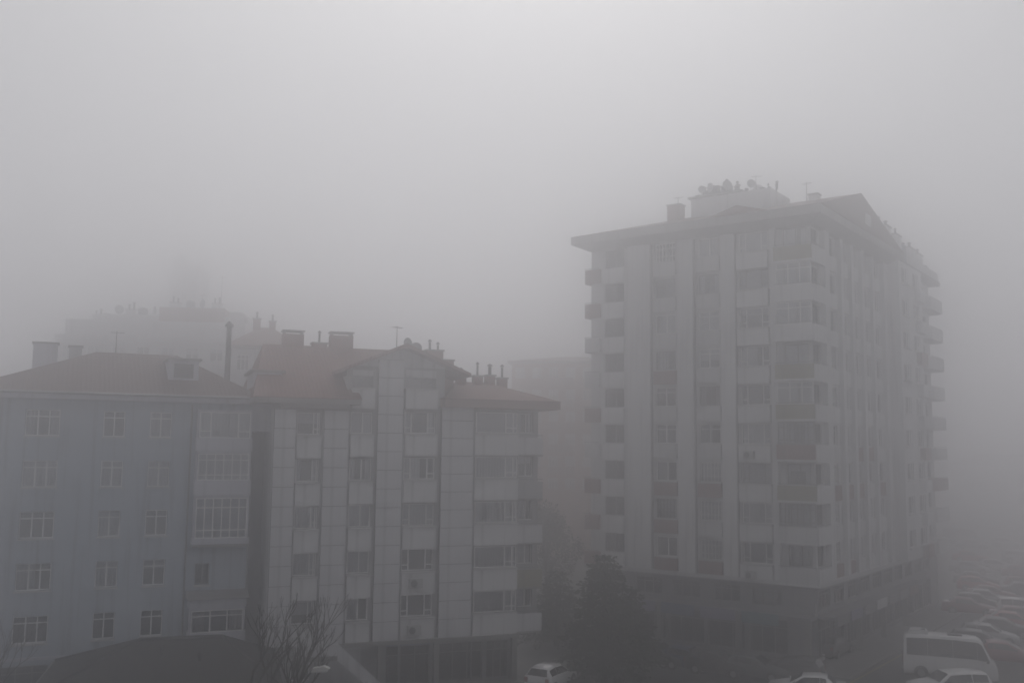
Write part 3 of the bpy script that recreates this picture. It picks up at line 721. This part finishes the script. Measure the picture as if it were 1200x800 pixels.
# ---------------------------------------------------------------- trees
def leaf_mesh(name, mat, pts):
    """pts: (centre, size, direction) -> small bent leaf faces in one mesh"""
    v = []; fc = []
    for c, s, d in pts:
        a = d.normalized(); b = a.cross(Vector((random.uniform(-1, 1), random.uniform(-1, 1), random.uniform(-1, 1))))
        if b.length < .05: b = a.cross(Vector((0, 0, 1)) + a.yzx)
        b.normalize(); n = len(v)
        v += [tuple(c - a * s * .2), tuple(c + b * s * .35 + a * s * .3), tuple(c + a * s), tuple(c - b * s * .35 + a * s * .3)]
        fc.append((n, n + 1, n + 2, n + 3))
    me = bpy.data.meshes.new(name); me.from_pydata(v, [], fc); me.materials.append(mat); me.update(); return me
def conifer(label, loc, h, rad, seed, dens=1.0, group=None):
    random.seed(seed); t = thing('conifer_tree', label, 'tree', loc, 0, group)
    part('trunk', MB().tube([(0, 0, -.1), (.05, 0, h * .5), (0, .04, h * .97)], [.2, .12, .02], 8), M['bark'], t)
    pts = []
    z = .7
    br = MB()
    while z < h * .98:
        k = 1 - z / h; L = rad * (k ** .62) + .12; nb = max(5, int(9 * (k ** .5) + 3)); off = random.random() * 6
        for i in range(nb):
            th = off + 2 * PI * i / nb + random.uniform(-.2, .2); Li = L * random.uniform(.7, 1.12)
            dirv = Vector((math.cos(th), math.sin(th), 0)); tip = dirv * Li + Vector((0, 0, z - Li * .22 + .12 * Li))
            br.tube([(0, 0, z), tuple(dirv * Li * .5 + Vector((0, 0, z - Li * .04))), tuple(tip)], [.03, .02, .006], 3)
            m = int((5 + Li * 16) * dens)
            for q in range(m):
                u_ = random.random() ** .7; c = dirv * Li * u_ + Vector((0, 0, z - Li * .1 * u_ * u_)) + Vector((random.gauss(0, .13), random.gauss(0, .13), random.gauss(0, .09))) * (1.3 - u_ * .5)
                pts.append((c, random.uniform(.14, .3), dirv + Vector((random.uniform(-.8, .8), random.uniform(-.8, .8), random.uniform(-.7, .35)))))
        z += .34 + .1 * random.random()
    cr = link('crown', leaf_mesh('crown', M['conifer'], pts), t)
    part('branch', br, M['bark'], t)['kind'] = 'stuff'
    return t
def round_tree(label, loc, h, rad, seed, mat='evergreen', n=4200, group=None, name='broad_tree'):
    random.seed(seed); t = thing(name, label, 'tree', loc, 0, group)
    m = MB().tube([(0, 0, -.1), (.1, .05, h * .35), (0, .1, h * .6)], [.24, .18, .1], 8); cl = []
    for i in range(16):
        th = random.uniform(0, 2 * PI); r_ = rad * random.uniform(.15, .8); z = h * random.uniform(.4, .92); sc = rad * random.uniform(.28, .5)
        if z > h * .75: r_ *= .6
        c = Vector((r_ * math.cos(th), r_ * math.sin(th), z)); cl.append((c, sc))
        m.tube([(0, .03, h * .3), tuple(c * .55 + Vector((0, 0, h * .2))), tuple(c)], [.09, .06, .015], 5)
    part('trunk', m, M['bark'], t); pts = []
    for i in range(n):
        c, sc = random.choice(cl); d = Vector((random.gauss(0, 1), random.gauss(0, 1), random.gauss(0, 1))).normalized(); k = random.random() ** .4
        pts.append((c + d * sc * k * Vector((1, 1, .8)).length / 1.62, random.uniform(.14, .3), d + Vector((0, 0, -.3))))
    link('crown', leaf_mesh('crown', M[mat], pts), t)
    return t
def bare_tree(label, loc, h, seed, lean=(0, 0), spread=.5, depth=5, r0=.09, group='bare trees in front of the blocks'):
    random.seed(seed); t = thing('bare_tree', label, 'tree', loc, 0, group); trunk = MB(); br = MB()
    def grow(p, d, L, r_, k):
        pts = [p]; q = p; dd = d
        for i in range(3):
            dd = (dd + Vector((random.uniform(-.18, .18), random.uniform(-.18, .18), random.uniform(-.02, .14)))).normalized(); q = q + dd * L / 3; pts.append(q)
        (trunk if k >= depth - 1 else br).tube([tuple(x) for x in pts], [r_, r_ * .88, r_ * .76, r_ * .62], 6 if k > 2 else 4)
        if k == 0: return
        for j in range(random.choice([2, 3, 3])):
            a = random.uniform(0, 2 * PI); nd_ = (dd + Vector((math.cos(a), math.sin(a), random.uniform(.1, .7))) * spread).normalized()
            grow(pts[random.choice([2, 3, 3])], nd_, L * random.uniform(.6, .85), r_ * .6, k - 1)
    grow(Vector((0, 0, -.1)), Vector((lean[0], lean[1], 1)).normalized(), h * .36, r0, depth)
    part('trunk', trunk, M['bark'], t); part('branch', br, M['bark'], t)['kind'] = 'stuff'
    return t
g = ground_at(708, 797); conifer('tall dark conifer standing in front of the tower base, the largest one', (g.x, g.y, 0), 8.0, 3.0, 11, 1.5, 'conifers by the tower')
g = ground_at(655, 770); conifer('dim conifer half hidden to the left of the largest one', (g.x, g.y + 4, 0), 5.6, 2.9, 12, 1.3, 'conifers by the tower')
g = ground_at(742, 788); conifer('short conifer tucked under the right side of the largest one', (g.x, g.y + 1, 0), 5.2, 2.4, 13, 1.3, 'conifers by the tower')
g = depth_at(640, 640, 92); round_tree('dim broad evergreen in the gap between the two big blocks', (g.x, g.y, 0), 8.5, 3.4, 21, n=5000)
for px, py, d, r_, lb in ((170, 402, 78, 2.6, 'dim round evergreen rising above the lilac roof by the dormer'), (228, 394, 80, 2.4, 'dim round evergreen rising behind the tall dark flue'), (8, 428, 74, 2.3, 'dim round tree at the far left edge behind the lilac roof')):
    p = depth_at(px, py, d); round_tree(lb, (p.x, p.y, 0), p.z, r_, int(px) + 50, n=3200)
for i, (px, dd, h, lb) in enumerate(((292, 46.5, 7.2, 'bare tree with upright stems beside the dark roofed house'), (345, 45.0, 6.6, 'bare tree with spreading stems left of the street lamp'), (-8, 46, 5.6, 'bare tree at the left picture edge by the lilac block'), (245, 44, 4.6, 'thin bare sapling in front of the dark roof'))):
    p = depth_at(px, 790, dd); bare_tree(lb, (p.x, p.y, 0), h, 30 + i, (.05 * (i == 1) + .03, 0), .5 if i < 3 else .25, 5 if i < 3 else 3, .14 if i < 2 else .06)

# ---------------------------------------------------------------- low house with the dark roof, street lamp
DH = thing('low_house', 'low house with dark felt hip roof in front of the lilac block', 'house', (-23.3, 52.0, 0), R(16))
shell(DH, .3, 10.7, -8.2, -.4, 0, 3.0, M['concrete'], 'blr'); part('wall', MB().face([(.3, -8.2, 0), (10.7, -8.2, 0), (10.7, -8.2, 3.0), (.3, -8.2, 3.0)]), M['concrete'], DH)
part('roof', hip_roof(0, 11, -8.6, 0, 3.003, (4.3, -4.3), (8.2, -4.3), 4.75, .12), M['dark_roof'], DH)
rc = MB().tube([(4.3, -4.3, 4.77), (8.2, -4.3, 4.77)], .09, 8)
for e_, q_ in (((0, -8.6), (4.3, -4.3)), ((0, 0), (4.3, -4.3)), ((11, -8.6), (8.2, -4.3)), ((11, 0), (8.2, -4.3))): rc.tube([(*e_, 3.14), (*q_, 4.77)], .07, 6)
part('ridge_cap', rc, M['dmetal'], DH)
for vx, vy, vz in ((5.4, -5.6, 4.25), (7.2, -6.2, 4.0)): part('roof_vent', MB().tube([(vx, vy, vz - .1), (vx, vy, vz + .35)], .09, 8).tube([(vx, vy, vz + .36), (vx, vy, vz + .42), (vx, vy, vz + .5)], [.16, .15, .03], 8), M['dmetal'], DH)
part('gutter', MB().tube([(-.06, -8.6, 3.06), (-.06, .05, 3.06)], .06, 8), M['frame_d'], DH)
lp = depth_at(341, 803, 44.5)
SL = thing('street_lamp', 'street lamp with pale flat head on a curved arm by the bare trees', 'street lamp', (lp.x - .3, lp.y, 0), 0)
hx = depth_at(366, 785, 44.5)
part('pole', MB().tube([(0, 0, 0), (0, 0, 2.4)], [.09, .07], 8), M['dmetal'], SL)
part('arm', MB().tube([(0, 0, 2.4), (.12, 0, 2.95), (.55, 0, 3.5), (hx.x - lp.x + .3, 0, hx.z)], [.06, .05, .045, .04], 8), M['dmetal'], SL)
x0 = hx.x - lp.x + .25
hd = part('lamp_head', MB().prism([(x0, hx.z - .06), (x0 + .75, hx.z + .02), (x0 + .82, hx.z + .1), (x0 + .6, hx.z + .2), (x0 + .1, hx.z + .12)], 'y', -.16, .16), M['lampshell'], SL)
part('lens', MB().box(x0 + .2, x0 + .7, -.12, .12, hx.z - .07, hx.z - .045), M['lamp_w'], hd)

# ---------------------------------------------------------------- vehicles
KIND = {
 # stations: x, belt z, top z, top width factor, half width factor
 'hatchback': dict(w=.87, st=[(2.02, .50, .54, .8, .82), (1.9, .66, .72, .84, .95), (1.2, .86, .91, .88, 1), (.86, .93, .98, .88, 1), (.1, .95, 1.43, .72, 1), (-.85, .97, 1.49, .71, 1), (-1.62, .99, 1.40, .69, .99), (-1.95, .96, 1.0, .86, .96), (-2.03, .6, .64, .84, .88)], wi=(3, 4), ri=(6, 7), side=[(4, 5), (5, 6)], wheels=(1.28, -1.24), r=.31),
 'sedan': dict(w=.88, st=[(2.25, .50, .54, .8, .82), (2.12, .66, .70, .84, .95), (1.35, .84, .88, .88, 1), (.95, .90, .95, .88, 1), (.2, .92, 1.38, .72, 1), (-.75, .94, 1.43, .71, 1), (-1.1, .95, 1.38, .70, 1), (-1.62, .97, 1.02, .86, 1), (-2.1, .95, .99, .85, .96), (-2.24, .6, .64, .84, .88)], wi=(3, 4), ri=(6, 7), side=[(4, 5), (5, 6)], wheels=(1.38, -1.35), r=.31),
 'suv': dict(w=.93, st=[(2.25, .60, .66, .84, .86), (2.15, .86, .92, .86, .96), (1.3, 1.02, 1.08, .88, 1), (.95, 1.08, 1.13, .88, 1), (.3, 1.1, 1.62, .76, 1), (-1.0, 1.12, 1.70, .75, 1), (-1.95, 1.12, 1.64, .74, .99), (-2.2, 1.08, 1.13, .86, .97), (-2.28, .65, .7, .84, .9)], wi=(3, 4), ri=(6, 7), side=[(4, 5), (5, 6)], wheels=(1.4, -1.38), r=.36),
 'minibus': dict(w=1.02, st=[(3.3, .6, .66, .86, .86), (3.22, 1.05, 1.1, .88, .95), (2.95, 1.25, 1.3, .9, 1), (2.25, 1.3, 2.45, .84, 1), (1.9, 1.3, 2.62, .85, 1), (.2, 1.3, 2.68, .86, 1), (-1.6, 1.3, 2.68, .86, 1), (-3.1, 1.3, 2.62, .85, 1), (-3.3, 1.25, 2.4, .84, .98), (-3.36, .7, 1.2, .9, .95)], wi=(2, 3), ri=(8, 9), side=[(3, 4), (4, 5), (5, 6), (6, 7)], wheels=(2.05, -2.1), r=.36),
}
def ring(w, x, zb, zt, tf, wf):
    W = w * wf; lo = min(.28, zb * .5); mid = min(.55, (zb + lo) / 2 + .05)
    return [(W * .82, .2), (W * .97, lo), (W, mid), (W * .975, zb), (w * tf, zt - .05 if zt - zb > .2 else zt - .015), (w * tf * .8, zt), (0, zt + .018)]
def car(kind, label, cat, pcol, loc, rot, group, name='parked_car'):
    K = KIND[kind]; t = thing(name, label, cat, loc, rot, group); w = K['w']
    ck = ('car', kind, pcol.name)
    if ck not in CACHE:
        rs = []
        for x, zb, zt, tf, wf in K['st']:
            h = ring(w, x, zb, zt, tf, wf); rs.append([(x, y, z) for y, z in h] + [(x, -y, z) for y, z in reversed(h[:-1])])
        m = MB(); n = len(rs[0])
        for r_ in rs: m.v += r_
        for i in range(len(rs) - 1):
            for k in range(n):
                j = (k + 1) % n; m.f.append((i * n + k, i * n + j, (i + 1) * n + j, (i + 1) * n + k)); m.mi.append(0)
        m.f.append(tuple(range(n))); m.f.append(tuple(range((len(rs) - 1) * n, len(rs) * n))); m.mi += [0, 0]
        me = m.mesh('body', pcol)
        b = bmesh.new(); b.from_mesh(me)
        bmesh.ops.bevel(b, geom=[e for e in b.edges if len(e.link_faces) == 2 and e.calc_face_angle(0) > .5], offset=.035, segments=2, affect='EDGES', clamp_overlap=True)
        bmesh.ops.recalc_face_normals(b, faces=b.faces); b.to_mesh(me); b.free(); me.polygons.foreach_set('use_smooth', [True] * len(me.polygons))
        CACHE[ck] = me
        kk = ('carparts', kind)
        if kk not in CACHE:
            d = {}
            h = [ring(w, *s_) for s_ in K['st']]; X = [s_[0] for s_ in K['st']]
            def slab(quad, off):
                q = [Vector(p) for p in quad]; nn = (q[1] - q[0]).cross(q[2] - q[0]).normalized()
                c = sum(q, Vector()) / len(q)
                if nn.dot(c - Vector((c.x * .6, 0, .7))) < 0: nn = -nn
                mb = MB(); a_ = [p + nn * off for p in q]; b_ = [p + nn * (off - .03) for p in q]
                mb.face(a_); mb.face(b_[::-1])
                for i in range(len(q)):
                    j = (i + 1) % len(q); mb.face([a_[i], a_[j], b_[j], b_[i]])
                return mb
            def lerp(p, q, u_): return tuple(a + (b_ - a) * u_ for a, b_ in zip(p, q))
            def across(i, j, nm):
                a_, b_ = (i, j) if K['st'][i][2] < K['st'][j][2] else (j, i)   # a_ low, b_ high
                ya, za = h[a_][5]; yb, zb_ = h[b_][5]; ya *= 1.08; yb *= 1.06
                lo1, lo2, hi1, hi2 = (X[a_], -ya, za + .02), (X[a_], ya, za + .02), (X[b_], yb, zb_), (X[b_], -yb, zb_)
                q = [lerp(lo1, hi2, .05), lerp(lo2, hi1, .05), lerp(lo2, hi1, .93), lerp(lo1, hi2, .93)]
                return slab(q, .02).mesh(nm, M['car_glass'])
            d['windscreen'] = across(*K['wi'], 'windscreen'); d['rear_window'] = across(*K['ri'], 'rear_window')
            sw = []
            for sgn in (1, -1):
                for (i, j) in K['side']:
                    def P(ix, u_): 
                        y3, z3 = h[ix][3]; y4, z4 = h[ix][4]; return (X[ix], sgn * (y3 + (y4 - y3) * u_), z3 + (z4 - z3) * u_)
                    A, B, Cc, Dd = P(i, .1), P(j, .1), P(j, .9), P(i, .9)
                    e_ = .03 if kind != 'minibus' else .006; q = [lerp(A, B, e_), lerp(A, B, 1 - e_), lerp(Dd, Cc, 1 - e_), lerp(Dd, Cc, e_)]
                    if (i, j) == K['side'][0]:      # run forward into the windscreen pillar
                        y3, z3 = h[i - 1][3]; q[0] = lerp(P(i, .1), (X[i - 1], sgn * y3, z3 + .03), .72)
                    sw.append(slab(q, .014).mesh('side_window', M['car_glass']))
            d['side_windows'] = sw
            r_ = K['r']
            d['tyre'] = MB().tube([(0, -.1, 0), (0, -.09, 0), (0, .09, 0), (0, .1, 0)], [r_ * .9, r_, r_, r_ * .9], 18).mesh('tyre', M['rubber'], smooth=False)
            rim = MB().tube([(0, -.112, 0), (0, .112, 0)], r_ * .22, 8)
            for k in range(5):
                a_ = 2 * PI * k / 5; c_, s_ = math.cos(a_), math.sin(a_); rim.tube([(0, 0, 0), (c_ * r_ * .6, 0, s_ * r_ * .6)], .035, 4)
            rim.tube([(0, -.105, 0), (0, .105, 0)], r_ * .62, 16)
            d['rim'] = rim.mesh('rim', M['rim'])
            d['arch'] = MB().tube([(0, -.06, 0), (0, .06, 0)], r_ * 1.17, 18).mesh('wheel_arch', M['trim'])
            xf = X[0]; zf = K['st'][1][1]; xr = X[-1]; zr = K['st'][-2][1]
            d['headlight'] = MB().box(-.17, .03, -.17, .17, -.075, .075).mesh('headlight', M['lamp_w'])
            d['taillight'] = MB().box(-.03, .1, -.1, .1, -.14, .14).mesh('tail_light', M['lamp_r'])
            d['mirror'] = MB().prism([(-.06, -.07), (.06, -.07), (.08, .02), (.04, .08), (-.05, .08)], 'y', -.09, .09).mesh('mirror', M['trim'])
            d['bumper'] = MB().box(-.06, .05, -w * .78, w * .78, -.11, .11).mesh('bumper', M['trim'])
            d['grille'] = MB().box(-.03, .03, -w * .4, w * .4, -.07, .07).mesh('grille', M['trim'])
            d['plate'] = MB().box(-.012, .012, -.26, .26, -.055, .055).mesh('number_plate', M['frame'])
            CACHE[kk] = d
    d = CACHE[('carparts', kind)]; st = K['st']
    link('body', CACHE[ck], t); link('windscreen', d['windscreen'], t); link('rear_window', d['rear_window'], t)
    for me in d['side_windows']: link('side_window', me, t)
    for x in K['wheels']:
        for sgn in (1, -1):
            link('wheel_arch', d['arch'], t, (x, sgn * (w - .055), K['r'] + .02))
            wh = link('wheel', d['tyre'], t, (x, sgn * (w - .06), K['r'])); link('rim', d['rim'], wh)
    for sgn in (1, -1):
        link('headlight', d['headlight'], t, (st[1][0] - .02, sgn * w * .66, st[1][1] - .04))
        link('tail_light', d['taillight'], t, (st[-2][0] - .06, sgn * w * .78, st[-2][1] - .16 if kind != 'minibus' else 1.1))
        link('mirror', d['mirror'], t, (st[K['wi'][0]][0] - .3, sgn * (w + .11), st[K['wi'][0]][1] + .1))
    link('bumper', d['bumper'], t, (st[0][0], 0, .38)); link('bumper', d['bumper'], t, (st[-1][0], 0, .4))
    link('grille', d['grille'], t, (st[0][0] + .02, 0, .57)); link('number_plate', d['plate'], t, (st[-1][0] - .07, 0, .42)); link('number_plate', d['plate'], t, (st[0][0] + .07, 0, .38))
    return t
WHITE = paint('white', (.74, .74, .74)); SILVER = paint('silver', (.42, .43, .44), .32, .6, .5); RED = paint('red', (.42, .05, .04)); WINE = paint('wine', (.24, .04, .05))
BLACK = paint('black', (.02, .02, .022)); GREY = paint('grey', (.11, .115, .12), .3, .6, .4); BLUE = paint('blue', (.05, .07, .14)); DGREEN = paint('green', (.04, .06, .05))
KIND['minibus']['st'] = [(x * .82, *q) for x, *q in KIND['minibus']['st']]; KIND['minibus']['wheels'] = (1.68, -1.72)
def put(px, py, z=0.0):
    p = ground_at(px, py, z); return (p.x, p.y, .004)
mb_ = car('minibus', 'white minibus with dark side windows and a roof air unit', 'minibus', WHITE, put(1113, 769, 1.3), R(-22), None, 'parked_minibus')
rb = part('roof_air_unit', MB().prism([(-2.5, 2.62), (-1.2, 2.66), (-1.3, 2.86), (-1.7, 2.92), (-2.3, 2.9)], 'y', -.62, .62), WHITE, mb_)
part('air_grille', MB().box(-1.65, -1.4, -.3, .3, 2.88, 2.93), M['trim'], rb)
part('roof_hatch', MB().box(-.1, .75, -.36, .36, 2.69, 2.74), M['trim'], mb_)
GC = 'cars parked on the street and parking area'
car('suv', 'white estate car with roof rails in front of the minibus', 'car', WHITE, put(1112, 803, .8), R(184), GC)
car('hatchback', 'white hatchback alone between the conifer and the pale block', 'car', WHITE, put(646, 793, .6), R(62), GC)
car('sedan', 'white saloon at the bottom edge left of the yellow line', 'car', WHITE, put(946, 803, .7), R(160), GC)
car('hatchback', 'dark car just above the white saloon at the bottom edge', 'car', BLACK, put(926, 782, .7), R(150), GC)
car('sedan', 'black car parked by the tower corner under the street trees', 'car', BLACK, put(975, 757, .6), R(54), GC)
TAr = math.degrees(TA)
for px, py, k, cl, lb in ((772, 766, 'hatchback', GREY, 'grey car nearest the conifer in the row before the shops'), (806, 770, 'sedan', BLUE, 'dark blue saloon second from the conifer before the shops'), (842, 776, 'hatchback', BLACK, 'black hatchback in the middle of the row before the shops'), (884, 780, 'sedan', GREY, 'dark grey saloon at the right end of the row before the shops')):
    car(k, lb, 'car', cl, put(px, py, .7), R(TAr + 4), GC)
right = [   # along and across the tower's side street (metres in the tower's frame)
 (27.6, 9.6, 'sedan', WINE, 'wine red saloon nearest the minibus on its far side'),
 (25.4, 12.9, 'hatchback', GREY, 'grey hatchback just behind the minibus roof'),
 (25.4, 16.2, 'hatchback', SILVER, 'silver hatchback between two dark cars behind the minibus'),
 (25.6, 20.3, 'sedan', BLACK, 'black saloon between the silver hatchback and a red saloon'),
 (25.8, 24.0, 'sedan', RED, 'red saloon in the side street row at the right picture edge'),
 (25.6, 27.4, 'sedan', WINE, 'wine saloon between the red saloon and the white estate'),
 (25.6, 30.9, 'suv', WHITE, 'white roofed estate cut by the right picture edge'),
 (20.9 + .3, 30.1, 'sedan', WINE, 'dark wine saloon parked closest to the tower side wall'),
 (21.4, 33.3, 'hatchback', BLACK, 'black hatchback beside the dark wine saloon near the tower'),
 (21.4, 36.9, 'sedan', SILVER, 'pale saloon with a bright roof edge near the tower end'),
 (21.2, 40.4, 'sedan', WINE, 'hazy wine saloon just beyond the pale saloon'),
 (18.8, 46.6, 'hatchback', RED, 'dull red hatchback beyond the tower end'),
 (23.4, 45.4, 'sedan', GREY, 'hazy grey saloon right of the dull red hatchback'),
 (22.8, 49.6, 'hatchback', WINE, 'hazy wine hatchback behind the hazy grey saloon'),
 (17.6, 51.6, 'sedan', GREY, 'hazy dark saloon behind the dull red hatchback'),
 (14.8, 62.5, 'sedan', SILVER, 'hazy silver saloon in the middle of the foggy parking rows'),
 (17.2, 66.6, 'hatchback', WHITE, 'hazy white hatchback beside the hazy silver saloon'),
 (20.6, 62.0, 'sedan', WINE, 'hazy wine saloon right of the hazy silver saloon'),
 (17.8, 78.7, 'suv', WHITE, 'hazy white estate at the right edge of the fog'),
 (12.2, 76.0, 'sedan', RED, 'hazy red saloon left of the hazy white estate'),
 (5.8, 101.6, 'minibus', SILVER, 'hazy pale van farthest back beside the tower end'),
 (12.2, 101.9, 'hatchback', WHITE, 'faint white hatchback farthest back in the fog'),
 (8.6, 95.5, 'sedan', SILVER, 'faint silver saloon farthest back in the fog'),
]
for lx, ly, k, cl, lb in right:
    p = tw(lx, ly, .004); v = k == 'minibus'
    car(k, lb, 'van' if v else 'car', cl, p, R(-23), None if v else GC, 'parked_van' if v else 'parked_car')
